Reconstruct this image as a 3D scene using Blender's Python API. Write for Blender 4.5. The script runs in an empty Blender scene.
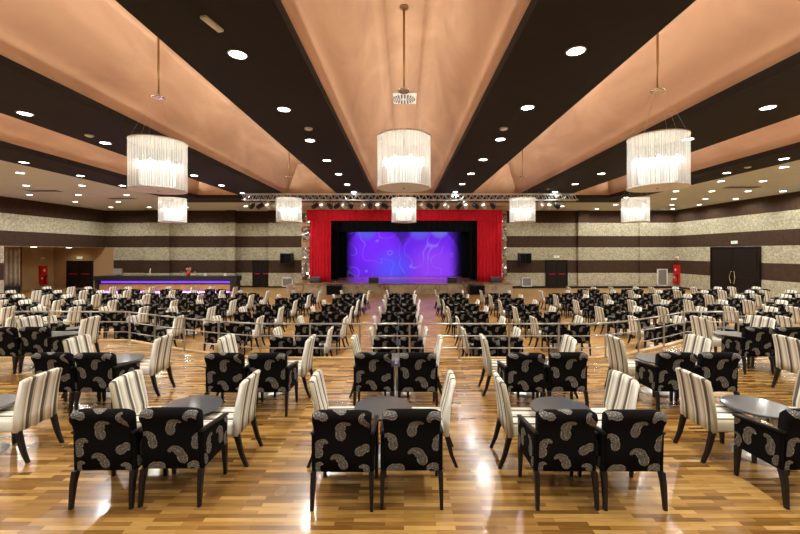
import bpy, bmesh, math, random
from mathutils import Vector, Matrix
PI = math.pi
random.seed(7)
scene = bpy.context.scene
COL = scene.collection
EYE = 2.64                      # eye height above the lower floor (platform 0.50 + 2.14)
PLAT = 0.50

# ------------------------------------------------------------------ camera, world, exposure
cam_d = bpy.data.cameras.new('camera')
cam_d.sensor_width = 36; cam_d.lens = 17.1
cam_d.shift_x = -0.005; cam_d.shift_y = -0.01875
cam_d.clip_start = 0.05; cam_d.clip_end = 200
cam = bpy.data.objects.new('camera', cam_d); COL.objects.link(cam)
cam.location = (0, 0, EYE); cam.rotation_euler = (PI/2, 0, 0)
scene.camera = cam
W = bpy.data.worlds.new('world'); scene.world = W; W.use_nodes = True
W.node_tree.nodes['Background'].inputs[0].default_value = (1.0, .86, .7, 1)
W.node_tree.nodes['Background'].inputs[1].default_value = 0.02
vs = scene.view_settings
vs.view_transform = 'Standard'; vs.look = 'None'; vs.exposure = 0.15; vs.gamma = 1.0; vs.use_curve_mapping = False

TRUSS_Y = 19.2
DOWN_W = 300.0      # watts of one downlight
COVE_W = 165.0      # watts of one cove strip
CHAN_W = 8.0      # watts of one chandelier
WARM = (1.0, .965, .90)

# ------------------------------------------------------------------ materials
def nodes_of(name):
    m = bpy.data.materials.new(name); m.use_nodes = True
    nt = m.node_tree; b = nt.nodes['Principled BSDF']
    return m, nt, b
def N(nt, t, **kw):
    n = nt.nodes.new(t)
    for k, v in kw.items():
        if k == 'inp':
            for i, x in v.items(): n.inputs[i].default_value = x
        else: setattr(n, k, v)
    return n
def L(nt, a, b): nt.links.new(a, b)
def ramp(nt, stops, mode='LINEAR'):
    r = nt.nodes.new('ShaderNodeValToRGB'); cr = r.color_ramp; cr.interpolation = mode
    while len(cr.elements) > 1: cr.elements.remove(cr.elements[-1])
    cr.elements[0].position = stops[0][0]; cr.elements[0].color = (*stops[0][1], 1)
    for p, c in stops[1:]:
        e = cr.elements.new(p); e.color = (*c, 1)
    return r
def mat(name, col, rough=.5, metal=0, noise=.12, nscale=8, emit=None, strength=0, bump=0, spec=.5):
    m, nt, b = nodes_of(name)
    tc = N(nt, 'ShaderNodeTexCoord'); no = N(nt, 'ShaderNodeTexNoise', inp={'Scale': nscale, 'Detail': 4.0})
    L(nt, tc.outputs['Object'], no.inputs['Vector'])
    lo = tuple(max(0, c*(1-noise)) for c in col); hi = tuple(min(1, c*(1+noise)) for c in col)
    r = ramp(nt, [(.3, lo), (.7, hi)]); L(nt, no.outputs['Fac'], r.inputs[0]); L(nt, r.outputs[0], b.inputs['Base Color'])
    b.inputs['Roughness'].default_value = rough; b.inputs['Metallic'].default_value = metal
    b.inputs['Specular IOR Level'].default_value = spec
    if emit:
        b.inputs['Emission Color'].default_value = (*emit, 1); b.inputs['Emission Strength'].default_value = strength
    if bump:
        bp = N(nt, 'ShaderNodeBump', inp={'Strength': bump, 'Distance': .01}); L(nt, no.outputs['Fac'], bp.inputs['Height']); L(nt, bp.outputs[0], b.inputs['Normal'])
    return m

M = {}
M['black_wood'] = mat('black_wood', (.008, .006, .006), .38, nscale=20, spec=.3)
M['wenge'] = mat('wenge_top', (.05, .06, .068), .28, nscale=30, noise=.1)
M['wenge'].node_tree.nodes['Principled BSDF'].inputs['Coat Weight'].default_value = .8
M['wenge'].node_tree.nodes['Principled BSDF'].inputs['Coat Roughness'].default_value = .1
M['chrome'] = mat('chrome', (.8, .8, .78), .12, 1)
M['steel'] = mat('steel', (.50, .49, .46), .3, .9)
M['base'] = mat('brushed_base', (.72, .72, .70), .38, .7)
M['alu'] = mat('aluminium', (.80, .80, .77), .4, .5)
M['black_metal'] = mat('black_metal', (.015, .015, .017), .4)
M['black_cloth'] = mat('black_cloth', (.006, .006, .006), .95, spec=.1)
M['black_fabric'] = mat('black_upholstery', (.005, .0045, .0045), .9, nscale=200, noise=.3, spec=.06)
M['beam'] = mat('dark_beam', (.024, .020, .018), .8, nscale=3, noise=.08, spec=.2)
M['side_ceiling'] = mat('side_ceiling', (.58, .61, .57), .8, noise=.03, nscale=2)
M['door'] = mat('door_dark_wood', (.012, .007, .006), .45, nscale=15, noise=.25, spec=.2)
M['red_paint'] = mat('red_paint', (.55, .01, .01), .35)
M['white'] = mat('white_plastic', (.75, .73, .66), .5)
M['grey'] = mat('grey_plastic', (.28, .28, .27), .5)
M['brass'] = mat('bronze_rod', (.35, .20, .08), .35, .8)
M['beige_wall'] = mat('beige_wall', (.42, .27, .13), .8, noise=.06, nscale=2)
M['stripe_curtain'] = mat('grey_curtain', (.58, .53, .44), .9, noise=.2, nscale=4)
M['ochre'] = mat('ochre_panel', (.40, .22, .10), .4, noise=.35, nscale=1.4)
M['lamp_glass'] = mat('lamp_glass', (1, 1, 1), .4, emit=(1, .97, .92), strength=14)
M['alcove_lamp'] = mat('alcove_lamp', (1, 1, 1), .4, emit=(1, .9, .7), strength=5)
M['bulb'] = mat('bulb_glow', (1, 1, 1), .4, emit=(1, .96, .88), strength=14)
M['added_glow'] = mat('added_strand_glow', (.9, .88, .8), .5, emit=(1, .98, .93), strength=1.0)  # even glow added to stand in for the brightly lit strands
M['purple_led'] = mat('purple_led', (.2, .05, .8), .4, emit=(.20, .06, .85), strength=.9)
M['par_glow'] = mat('par_glow', (1, 1, 1), .4, emit=(1, .97, .92), strength=4)
M['exit_glow'] = mat('exit_sign_face', (.7, .8, .72), .5, emit=(.7, .85, .72), strength=.35)
M['exit_green'] = mat('exit_sign_green', (.02, .25, .08), .5)

# orange venetian plaster
m, nt, b = nodes_of('orange_plaster'); M['orange'] = m
tc = N(nt, 'ShaderNodeTexCoord'); mp = N(nt, 'ShaderNodeMapping', inp={'Scale': (1, .35, 1)}); no = N(nt, 'ShaderNodeTexNoise', inp={'Scale': .9, 'Detail': 5.0, 'Distortion': 1.2})
r = ramp(nt, [(.3, (.42, .24, .135)), (.55, (.53, .315, .18)), (.75, (.61, .38, .23))])
L(nt, tc.outputs['Object'], mp.inputs[0]); L(nt, mp.outputs[0], no.inputs['Vector']); L(nt, no.outputs['Fac'], r.inputs[0]); L(nt, r.outputs[0], b.inputs['Base Color'])
b.inputs['Roughness'].default_value = .65

# parquet: boards laid across the view (along X)
def parquet(name, tones, r0=.17, r1=.30, coat=.35):
    m, nt, b = nodes_of(name)
    tc = N(nt, 'ShaderNodeTexCoord')
    br = N(nt, 'ShaderNodeTexBrick', offset=.37, offset_frequency=2, squash=1.0,
           inp={'Color1': (0, 0, 0, 1), 'Color2': (1, 1, 1, 1), 'Mortar': (.3, .3, .3, 1), 'Scale': 1.0, 'Mortar Size': .0006, 'Bias': 0.0, 'Brick Width': .40, 'Row Height': .045})
    L(nt, tc.outputs['Object'], br.inputs['Vector'])
    mp = N(nt, 'ShaderNodeMapping', inp={'Scale': (2.2, 26, 1)}); no = N(nt, 'ShaderNodeTexNoise', inp={'Scale': 1.6, 'Detail': 6.0, 'Distortion': .4})
    L(nt, tc.outputs['Object'], mp.inputs[0]); L(nt, mp.outputs[0], no.inputs['Vector'])
    mx = N(nt, 'ShaderNodeMix', data_type='RGBA', inp={0: .42}); L(nt, br.outputs['Color'], mx.inputs[6]); L(nt, no.outputs['Fac'], mx.inputs[7])
    r = ramp(nt, tones); L(nt, mx.outputs[2], r.inputs[0]); L(nt, r.outputs[0], b.inputs['Base Color'])
    big = N(nt, 'ShaderNodeTexNoise', inp={'Scale': .8, 'Detail': 2.0}); L(nt, tc.outputs['Object'], big.inputs['Vector'])
    rr = N(nt, 'ShaderNodeMapRange', inp={3: r0, 4: r1}); L(nt, big.outputs['Fac'], rr.inputs[0]); L(nt, rr.outputs[0], b.inputs['Roughness'])
    bp = N(nt, 'ShaderNodeBump', inp={'Strength': .15, 'Distance': .003}); L(nt, br.outputs['Fac'], bp.inputs['Height']); bp.invert = True
    L(nt, bp.outputs[0], b.inputs['Normal'])
    b.inputs['Coat Weight'].default_value = coat; b.inputs['Coat Roughness'].default_value = .12
    return m
M['parquet'] = parquet('parquet', [(.15, (.10, .045, .010)), (.35, (.20, .098, .021)), (.6, (.31, .168, .042)), (.8, (.45, .275, .082))])
M['parquet_hall'] = parquet('parquet_hall', [(.12, (.13, .056, .015)), (.35, (.27, .135, .034)), (.6, (.40, .215, .060)), (.85, (.54, .33, .11))], .30, .42, .1)
M['stage_wood'] = parquet('stage_wood', [(.1, (.18, .09, .05)), (.5, (.32, .17, .09)), (.9, (.42, .25, .14))])
M['nosing'] = mat('pale_wood_nosing', (.42, .27, .11), .3, noise=.25, nscale=5)

# banded wall: cream granular bands and brown bands by height
def banded(name):
    m, nt, b = nodes_of(name)
    g = N(nt, 'ShaderNodeNewGeometry'); sx = N(nt, 'ShaderNodeSeparateXYZ'); L(nt, g.outputs['Position'], sx.inputs[0])
    dv = N(nt, 'ShaderNodeMath', operation='DIVIDE', inp={1: 6.0}); L(nt, sx.outputs['Z'], dv.inputs[0])
    k = ramp(nt, [(0, (0, 0, 0)), (.12/6, (1, 1, 1)), (1.10/6, (0, 0, 0)), (2.02/6, (1, 1, 1)), (2.96/6, (0, 0, 0)), (3.81/6, (1, 1, 1)), (4.77/6, (0, 0, 0))], 'CONSTANT')
    L(nt, dv.outputs[0], k.inputs[0])
    v = N(nt, 'ShaderNodeTexVoronoi', inp={'Scale': 14.0}); no = N(nt, 'ShaderNodeTexNoise', inp={'Scale': 5.0, 'Detail': 8.0, 'Roughness': .8})
    L(nt, g.outputs['Position'], v.inputs['Vector']); L(nt, g.outputs['Position'], no.inputs['Vector'])
    mm = N(nt, 'ShaderNodeMix', data_type='RGBA', inp={0: .6}); L(nt, v.outputs['Color'], mm.inputs[6]); L(nt, no.outputs['Fac'], mm.inputs[7])
    c1 = ramp(nt, [(.25, (.24, .22, .145)), (.5, (.42, .39, .275)), (.75, (.60, .56, .42))]); L(nt, mm.outputs[2], c1.inputs[0])
    c2 = ramp(nt, [(.3, (.035, .019, .011)), (.7, (.075, .042, .026))]); L(nt, no.outputs['Fac'], c2.inputs[0])
    mx = N(nt, 'ShaderNodeMix', data_type='RGBA'); L(nt, k.outputs[0], mx.inputs[0]); L(nt, c2.outputs[0], mx.inputs[6]); L(nt, c1.outputs[0], mx.inputs[7])
    L(nt, mx.outputs[2], b.inputs['Base Color']); b.inputs['Roughness'].default_value = .7; b.inputs['Specular IOR Level'].default_value = .15
    return m
M['banded'] = banded('banded_wall')

# stone of stage front
m, nt, b = nodes_of('veined_stone'); M['stone'] = m
tc = N(nt, 'ShaderNodeTexCoord'); no = N(nt, 'ShaderNodeTexNoise', inp={'Scale': 1.3, 'Detail': 6.0, 'Distortion': 2.0})
r = ramp(nt, [(.3, (.13, .06, .03)), (.42, (.34, .23, .14)), (.6, (.42, .36, .25)), (.75, (.50, .30, .17))])
L(nt, tc.outputs['Object'], no.inputs['Vector']); L(nt, no.outputs['Fac'], r.inputs[0]); L(nt, r.outputs[0], b.inputs['Base Color']); b.inputs['Roughness'].default_value = .35

# striped upholstery: bands across local X
m, nt, b = nodes_of('striped_fabric'); M['striped'] = m
tc = N(nt, 'ShaderNodeTexCoord'); sx = N(nt, 'ShaderNodeSeparateXYZ'); L(nt, tc.outputs['Object'], sx.inputs[0])
a = N(nt, 'ShaderNodeMath', operation='MULTIPLY_ADD', inp={1: 1/.158, 2: 1.924}); L(nt, sx.outputs['X'], a.inputs[0])
fr = N(nt, 'ShaderNodeMath', operation='FRACT'); L(nt, a.outputs[0], fr.inputs[0])
DK = (.105, .092, .075); CR = (.66, .63, .52); BG = (.50, .45, .31); WH = (.76, .75, .68)
r = ramp(nt, [(0, DK), (.23, BG), (.38, WH), (.62, CR), (.74, BG), (.86, WH)], 'CONSTANT')
L(nt, fr.outputs[0], r.inputs[0]); L(nt, r.outputs[0], b.inputs['Base Color']); b.inputs['Roughness'].default_value = .85
no = N(nt, 'ShaderNodeTexNoise', inp={'Scale': 400.0}); L(nt, tc.outputs['Object'], no.inputs['Vector'])
bp = N(nt, 'ShaderNodeBump', inp={'Strength': .3, 'Distance': .002}); L(nt, no.outputs['Fac'], bp.inputs['Height']); L(nt, bp.outputs[0], b.inputs['Normal'])

# paisley motif thread (uses the motif's own UVs)
m, nt, b = nodes_of('paisley_thread'); M['paisley'] = m
uv = N(nt, 'ShaderNodeUVMap'); sx = N(nt, 'ShaderNodeSeparateXYZ'); L(nt, uv.outputs[0], sx.inputs[0])
ring = ramp(nt, [(0, (.55, .55, .55)), (.20, (.9, .9, .9)), (.34, (.12, .12, .12)), (.44, (.8, .8, .8)), (.62, (.15, .15, .15)), (.74, (1, 1, 1)), (.97, (.6, .6, .6))])
L(nt, sx.outputs['X'], ring.inputs[0])
tc = N(nt, 'ShaderNodeTexCoord'); v = N(nt, 'ShaderNodeTexVoronoi', inp={'Scale': 95.0}); L(nt, tc.outputs['Object'], v.inputs['Vector'])
vr = ramp(nt, [(.1, (1, 1, 1)), (.55, (.25, .25, .25))]); L(nt, v.outputs['Distance'], vr.inputs[0])
mu = N(nt, 'ShaderNodeMix', data_type='RGBA', blend_type='MULTIPLY', inp={0: 1.0}); L(nt, ring.outputs[0], mu.inputs[6]); L(nt, vr.outputs[0], mu.inputs[7])
c = ramp(nt, [(0, (.012, .011, .010)), (.4, (.14, .13, .112)), (1, (.66, .63, .56))]); L(nt, mu.outputs[2], c.inputs[0]); L(nt, c.outputs[0], b.inputs['Base Color']); b.inputs['Roughness'].default_value = .6

# curtain red
M['red_curtain'] = mat('red_velvet', (.50, .006, .016), .8, noise=.1, nscale=3, spec=.2)

# string shade: fine vertical threads, partly see-through
m, nt, b = nodes_of('string_shade'); M['shade'] = m
nt.nodes.remove(b); out = nt.nodes['Material Output']
uv = N(nt, 'ShaderNodeUVMap'); sx = N(nt, 'ShaderNodeSeparateXYZ'); L(nt, uv.outputs[0], sx.inputs[0])
no = N(nt, 'ShaderNodeTexNoise', noise_dimensions='1D', inp={'Scale': 260.0, 'Detail': 3.0}); L(nt, sx.outputs['X'], no.inputs['W'])
rr = ramp(nt, [(.38, (.15, .15, .15)), (.62, (.78, .78, .78))]); L(nt, no.outputs['Fac'], rr.inputs[0])
tl = N(nt, 'ShaderNodeBsdfTranslucent', inp={'Color': (.93, .94, .91, 1)}); df = N(nt, 'ShaderNodeBsdfDiffuse', inp={'Color': (.91, .92, .89, 1)})
m1 = N(nt, 'ShaderNodeMixShader', inp={0: .45}); L(nt, tl.outputs[0], m1.inputs[1]); L(nt, df.outputs[0], m1.inputs[2])
tr = N(nt, 'ShaderNodeBsdfTransparent'); m2 = N(nt, 'ShaderNodeMixShader'); L(nt, rr.outputs[0], m2.inputs[0]); L(nt, tr.outputs[0], m2.inputs[1]); L(nt, m1.outputs[0], m2.inputs[2])
L(nt, m2.outputs[0], out.inputs['Surface'])

# projected purple picture on the stage screen
m, nt, b = nodes_of('projection_screen'); M['screen'] = m
tc = N(nt, 'ShaderNodeTexCoord'); 
def circ(cx, cz, r0, soft):
    mp = N(nt, 'ShaderNodeMapping', inp={'Location': (-cx, 0, -cz), 'Scale': (1, 0, 1)}); L(nt, tc.outputs['Object'], mp.inputs[0])
    ln = N(nt, 'ShaderNodeVectorMath', operation='LENGTH'); L(nt, mp.outputs[0], ln.inputs[0])
    mr = N(nt, 'ShaderNodeMapRange', interpolation_type='SMOOTHSTEP', inp={1: r0-soft, 2: r0+soft, 3: 1.0, 4: 0.0}); L(nt, ln.outputs['Value'], mr.inputs[0])
    return mr.outputs[0]
cur = None
for (cx, cz, r0, sf, colr) in [(-2.27, 1.75, 2.35, .10, (.125, .018, .74)), (2.2, 1.55, 2.4, .10, (.13, .018, .76)), (-2.1, 2.2, 1.5, .5, (.17, .022, .88)), (2.5, .8, 1.7, 1.0, (.24, .045, .82)), (-.8, .6, 1.2, 1.0, (.09, .07, .86)), (1.4, 3.85, .8, .3, (.11, .09, .72)), (-3.0, 3.85, .8, .3, (.10, .09, .72)), (3.0, 3.85, .7, .2, (.15, .13, .70))]:
    f = circ(cx, cz, r0, sf)
    mx = N(nt, 'ShaderNodeMix', data_type='RGBA'); L(nt, f, mx.inputs[0])
    if cur is None: mx.inputs[6].default_value = (.05, .012, .32, 1)
    else: L(nt, cur, mx.inputs[6])
    mx.inputs[7].default_value = (*colr, 1); cur = mx.outputs[2]
wv = N(nt, 'ShaderNodeTexNoise', inp={'Scale': .42, 'Detail': 0.0, 'Distortion': 1.8}); L(nt, tc.outputs['Object'], wv.inputs['Vector'])
wr = ramp(nt, [(.485, (0, 0, 0)), (.5, (.5, .5, .5)), (.512, (0, 0, 0))]); L(nt, wv.outputs['Fac'], wr.inputs[0])
mx = N(nt, 'ShaderNodeMix', data_type='RGBA', inp={7: (.30, .22, .95, 1)}); L(nt, wr.outputs[0], mx.inputs[0]); L(nt, cur, mx.inputs[6]); cur = mx.outputs[2]
# soft left and right ends of the projected beam
sx = N(nt, 'ShaderNodeSeparateXYZ'); L(nt, tc.outputs['Object'], sx.inputs[0])
ab = N(nt, 'ShaderNodeMath', operation='ABSOLUTE'); L(nt, sx.outputs['X'], ab.inputs[0])
fe = N(nt, 'ShaderNodeMapRange', interpolation_type='SMOOTHSTEP', inp={1: 3.7, 2: 4.7, 3: 1.0, 4: 0.05}); L(nt, ab.outputs[0], fe.inputs[0])
L(nt, cur, b.inputs['Emission Color']); L(nt, fe.outputs[0], b.inputs['Emission Strength']); b.inputs['Base Color'].default_value = (.01, .01, .01, 1); b.inputs['Specular IOR Level'].default_value = 0; b.inputs['Roughness'].default_value = 1

# crumpled metal
m, nt, b = nodes_of('crumpled_metal'); M['foil'] = m
tc = N(nt, 'ShaderNodeTexCoord'); no = N(nt, 'ShaderNodeTexNoise', inp={'Scale': 3.0, 'Detail': 3.0}); L(nt, tc.outputs['Object'], no.inputs['Vector'])
r = ramp(nt, [(.35, (.25, .20, .15)), (.6, (.72, .70, .66))]); L(nt, no.outputs['Fac'], r.inputs[0]); L(nt, r.outputs[0], b.inputs['Base Color'])
b.inputs['Metallic'].default_value = .9; b.inputs['Roughness'].default_value = .25

# ------------------------------------------------------------------ mesh helpers
def box(bm, x0, x1, y0, y1, z0, z1, mi=0):
    vs_ = [bm.verts.new((x, y, z)) for z in (z0, z1) for (x, y) in ((x0, y0), (x1, y0), (x1, y1), (x0, y1))]
    for f in ((0, 3, 2, 1), (4, 5, 6, 7), (0, 1, 5, 4), (1, 2, 6, 5), (2, 3, 7, 6), (3, 0, 4, 7)):
        fa = bm.faces.new([vs_[i] for i in f]); fa.material_index = mi
    return vs_
def rbox(bm, x0, x1, y0, y1, z0, z1, r, seg=3):
    t = bmesh.new(); box(t, x0, x1, y0, y1, z0, z1)
    bmesh.ops.bevel(t, geom=t.edges[:] + t.verts[:], offset=r, segments=seg, profile=.5, affect='EDGES')
    merge(bm, t)
def merge(bm, t, mtx=None):
    me = bpy.data.meshes.new('t'); t.to_mesh(me); t.free()
    if mtx: me.transform(mtx)
    bm.from_mesh(me); bpy.data.meshes.remove(me)
def loft(bm, rings, cap=True, mi=0):
    R = [[bm.verts.new(p) for p in r] for r in rings]; n = len(R[0])
    for a_, b_ in zip(R, R[1:]):
        for i in range(n):
            f = bm.faces.new((a_[i], a_[(i+1) % n], b_[(i+1) % n], b_[i])); f.material_index = mi; f.smooth = n > 6
    if cap:
        bm.faces.new(R[0][::-1]).material_index = mi; bm.faces.new(R[-1]).material_index = mi
def sq(cx, cy, z, a_, b_=None):
    b_ = b_ or a_
    return [(cx-a_, cy-b_, z), (cx+a_, cy-b_, z), (cx+a_, cy+b_, z), (cx-a_, cy+b_, z)]
def lathe(bm, prof, n=24, c=(0, 0)):
    loft(bm, [[(c[0]+r*math.cos(2*PI*i/n), c[1]+r*math.sin(2*PI*i/n), z) for i in range(n)] for r, z in prof])
def tube(bm, p, q, r, n=8):
    p = Vector(p); q = Vector(q); d = (q-p).normalized()
    u = d.orthogonal().normalized(); v = d.cross(u)
    loft(bm, [[c + u*r*math.cos(2*PI*i/n) + v*r*math.sin(2*PI*i/n) for i in range(n)] for c in (p, q)])
def obj(name, bm, m, parent=None, loc=(0, 0, 0), rot=(0, 0, 0), smooth=False):
    bmesh.ops.recalc_face_normals(bm, faces=bm.faces[:])
    me = bpy.data.meshes.new(name); bm.to_mesh(me); bm.free()
    for x in (m if isinstance(m, (list, tuple)) else [m]): me.materials.append(x)
    if smooth:
        for p in me.polygons: p.use_smooth = True
    o = bpy.data.objects.new(name, me); COL.objects.link(o)
    o.location = loc; o.rotation_euler = rot
    if parent: o.parent = parent
    return o
def tag(o, label, cat, group=None):
    o['label'] = label; o['category'] = cat
    if group: o['group'] = group
    return o
def thing(name, label, cat, loc=(0, 0, 0), rz=0, group=None):
    o = bpy.data.objects.new(name, None); COL.objects.link(o); o.empty_display_size = .1
    o.location = loc; o.rotation_euler = (0, 0, rz)
    return tag(o, label, cat, group)
def struct(name, bm, m):
    o = obj(name, bm, m); o['kind'] = 'structure'; return o
def sbox(name, m, *b):
    bm = bmesh.new(); box(bm, *b); return struct(name, bm, m)
def part(name, m, parent, *b, r=0, loc=(0, 0, 0)):
    bm = bmesh.new()
    rbox(bm, *b, r, 2) if r else box(bm, *b)
    return obj(name, bm, m, parent, loc)
def copy_tree(o, parent=None):
    c = o.copy(); COL.objects.link(c)
    if parent: c.parent = parent
    for ch in o.children: copy_tree(ch, c)
    return c
def dup(root, loc, rz, label, group):
    c = copy_tree(root); c.location = loc; c.rotation_euler = (0, 0, rz); c['label'] = label
    if group: c['group'] = group
    return c
def spot(loc, energy, size=2.3, blend=.6, color=WARM, parent=None, rad=.07, rot=(0, 0, 0)):
    l = bpy.data.lights.new('downlight_beam', 'SPOT'); l.energy = energy; l.spot_size = size; l.spot_blend = blend; l.color = color; l.shadow_soft_size = rad
    o = bpy.data.objects.new('downlight_beam', l); COL.objects.link(o); o.location = loc; o.rotation_euler = rot
    if parent: o.parent = parent
    return o
def area(name, loc, rot, sx_, sy_, energy, color=WARM):
    l = bpy.data.lights.new(name, 'AREA'); l.shape = 'RECTANGLE'; l.size = sx_; l.size_y = sy_; l.energy = energy; l.color = color
    o = bpy.data.objects.new(name, l); COL.objects.link(o); o.location = loc; o.rotation_euler = rot
    return o
ORD = ['', 'first', 'second', 'third', 'fourth', 'fifth', 'sixth', 'seventh', 'eighth', 'ninth', 'tenth', 'eleventh', 'twelfth']

# ------------------------------------------------------------------ the room
XL, XR, YB, YF = -22.0, 19.85, 28.0, -6.0
ZC = EYE + 3.05          # underside of beams and side ceilings
ZT = EYE + 5.0           # top of the coffers
COF = 21.5               # far end of the coffers
sbox('floor', M['parquet_hall'], XL-4.2, XR+.3, 7.0, 33, -.2, 0)
# platform, bevelled outline that steps back towards both sides
def platform_outline():
    pts = [(-2.9, 7.62), (3.8, 7.62)]
    R_ = [(3.8+2.9*t, 7.62+1.52*(t**1.25)) for t in (.25, .5, .75, 1.0)]
    Lf = [(-2.9-3.7*t, 7.62+1.52*(t**1.25)) for t in (.25, .5, .75, 1.0)]
    return Lf[::-1] + pts + R_
EDGE = platform_outline()
bm = bmesh.new()
outl = [(XL-4.2, 9.14)] + EDGE + [(XR+.3, 9.14), (XR+.3, YF), (XL-4.2, YF)]
loft(bm, [[(x, y, z) for x, y in outl[::-1]] for z in (-.2, PLAT)])
struct('floor_platform', bm, M['parquet'])
bm = bmesh.new()
full = [(XL, 9.14)] + EDGE + [(XR, 9.14)]
for (a_, b_) in zip(full, full[1:]):
    A = Vector((*a_, 0)); B = Vector((*b_, 0)); d = (B-A).normalized(); nrm = Vector((-d.y, d.x, 0))
    loft(bm, [[p + nrm*-.07 + Vector((0, 0, PLAT-.0)), p + nrm*.03 + Vector((0, 0, PLAT)), p + nrm*.03 + Vector((0, 0, PLAT+.035)), p + nrm*-.07 + Vector((0, 0, PLAT+.035))] for p in (A, B)])
struct('trim_1', bm, M['nosing'])
sbox('wall_right', M['banded'], XR, XR+.3, YF, YB+.4, -.2, 6.2)
sbox('wall_front', M['banded'], XL-4.2, XR+.3, YF-.3, YF, -.2, 8)
# left wall with the alcove opening
bm = bmesh.new(); box(bm, XL-.3, XL, YF, 20.9, -.2, 6.2); box(bm, XL-.3, XL, 20.9, YB, 2.96, 6.2)
struct('wall_left', bm, M['banded'])
bm = bmesh.new(); box(bm, XL-4.1, XL-3.8, 20.6, YB+.4, -.2, 3.3); box(bm, XL-3.8, XL-.3, 20.6, 20.9, -.2, 3.3)
box(bm, XL-3.8, -21.4, YB-.02, YB+.3, 0, 2.96); box(bm, XL-3.8, XL-3.62, 25.5, 25.95, 0, 2.96)
struct('wall_alcove', bm, M['beige_wall'])
sbox('ceiling_alcove', M['beige_wall'], XL-3.8, XL-.3, 20.9, YB, 2.96, 3.2)
# back wall pieces around the stage (a recess left of it)
SX = 6.9
bm = bmesh.new()
box(bm, XL-.3, -12.4, YB, YB+.5, -.2, 6.2); box(bm, -12.4, -9.95, YB+.35, YB+.6, -.2, 6.2); box(bm, -9.95, -SX+.2, YB-.1, YB+.5, -.2, 6.2)
box(bm, SX-.2, 10.25, YB-.04, YB+.5, -.2, 6.2); box(bm, 10.25, XR+.3, YB, YB+.5, -.2, 6.2)
box(bm, -19.0, -17.15, YB-.28, YB, 0, ZC); box(bm, -12.95, -12.35, YB-.3, YB, 0, ZC)
box(bm, 12.75, 13.5, YB-.22, YB, 0, ZC); box(bm, 17.3, XR, YB-.12, YB, 0, ZC)
struct('wall_back', bm, M['banded'])
sbox('baseboard_back', M['door'], 7.0, XR, YB-.3, YB-.05, 0, .1)
# ceiling: beams, side ceilings, cross band
def slab(x0, x1, y0, y1, m, name, z0=ZC, h=.18): return sbox(name, m, x0, x1, y0, y1, z0, z0+h)
beams = [(-13.4, -11.7), (-8.85, -6.6), (-3.5, -1.58), (1.63, 3.54), (6.38, 8.8), (11.6, 13.1)]
for k, (a_, b_) in enumerate(beams): slab(a_, b_, YF, COF, M['beam'], 'ceiling_beam')
slab(-13.4, 13.1, COF, COF+1.9, M['beam'], 'ceiling_beam')
slab(XL, -13.4, YF, YB+.4, M['side_ceiling'], 'ceiling_left'); slab(13.1, XR, YF, YB+.4, M['side_ceiling'], 'ceiling_right')
slab(-13.4, 13.1, COF+1.9, YB+.5, M['side_ceiling'], 'ceiling_back')
def coffer(x0, x1):
    c = (x0+x1)/2; bm = bmesh.new(); zt = ZT; e = 2.4
    ins = [(x0, ZC+.18), (x0+.02, ZC+.30), (c-.6, zt), (c+.6, zt), (x1-.02, ZC+.30), (x1, ZC+.18)]
    outs = [(x0-.1, ZC+.18), (x0-.1, ZC+.34), (c-.66, zt+.1), (c+.66, zt+.1), (x1+.1, ZC+.34), (x1+.1, ZC+.18)]
    def yend(z): return COF - (z-ZC-.18)*.55
    ring0 = [(x, YF, z) for x, z in ins] + [(x, YF, z) for x, z in outs[::-1]]
    ring1 = [(x, yend(z), z) for x, z in ins] + [(x, yend(z), z) for x, z in outs[::-1]]
    loft(bm, [ring0, ring1])
    A_ = [(x, yend(z), z) for x, z in ins]; B_ = [(x, yend(z)+.1, z) for x, z in ins]
    loft(bm, [A_, B_])
    bmesh.ops.bevel(bm, geom=[ed for ed in bm.edges if abs(ed.verts[0].co.z-zt) < .01 and abs(ed.verts[1].co.z-zt) < .01 and abs(ed.verts[0].co.x-ed.verts[1].co.x) < .01], offset=.25, segments=4, affect='EDGES')
    o = struct('ceiling_coffer', bm, M['orange'])
    # lit cove along both long sides
    ln = COF-YF-.9
    for s, xx in ((1, x0+.12), (-1, x1-.12)):
        cv = area('cove_strip', (xx, (YF+COF)/2, ZC+.24), (0, PI + s*.75, 0), .10, ln, COVE_W)
        cv.data.spread = math.radians(124)
    return c
cofs = [coffer(*p) for p in ((-11.7, -8.85), (-6.6, -3.5), (-1.58, 1.63), (3.54, 6.38), (8.8, 11.6))]

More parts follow.
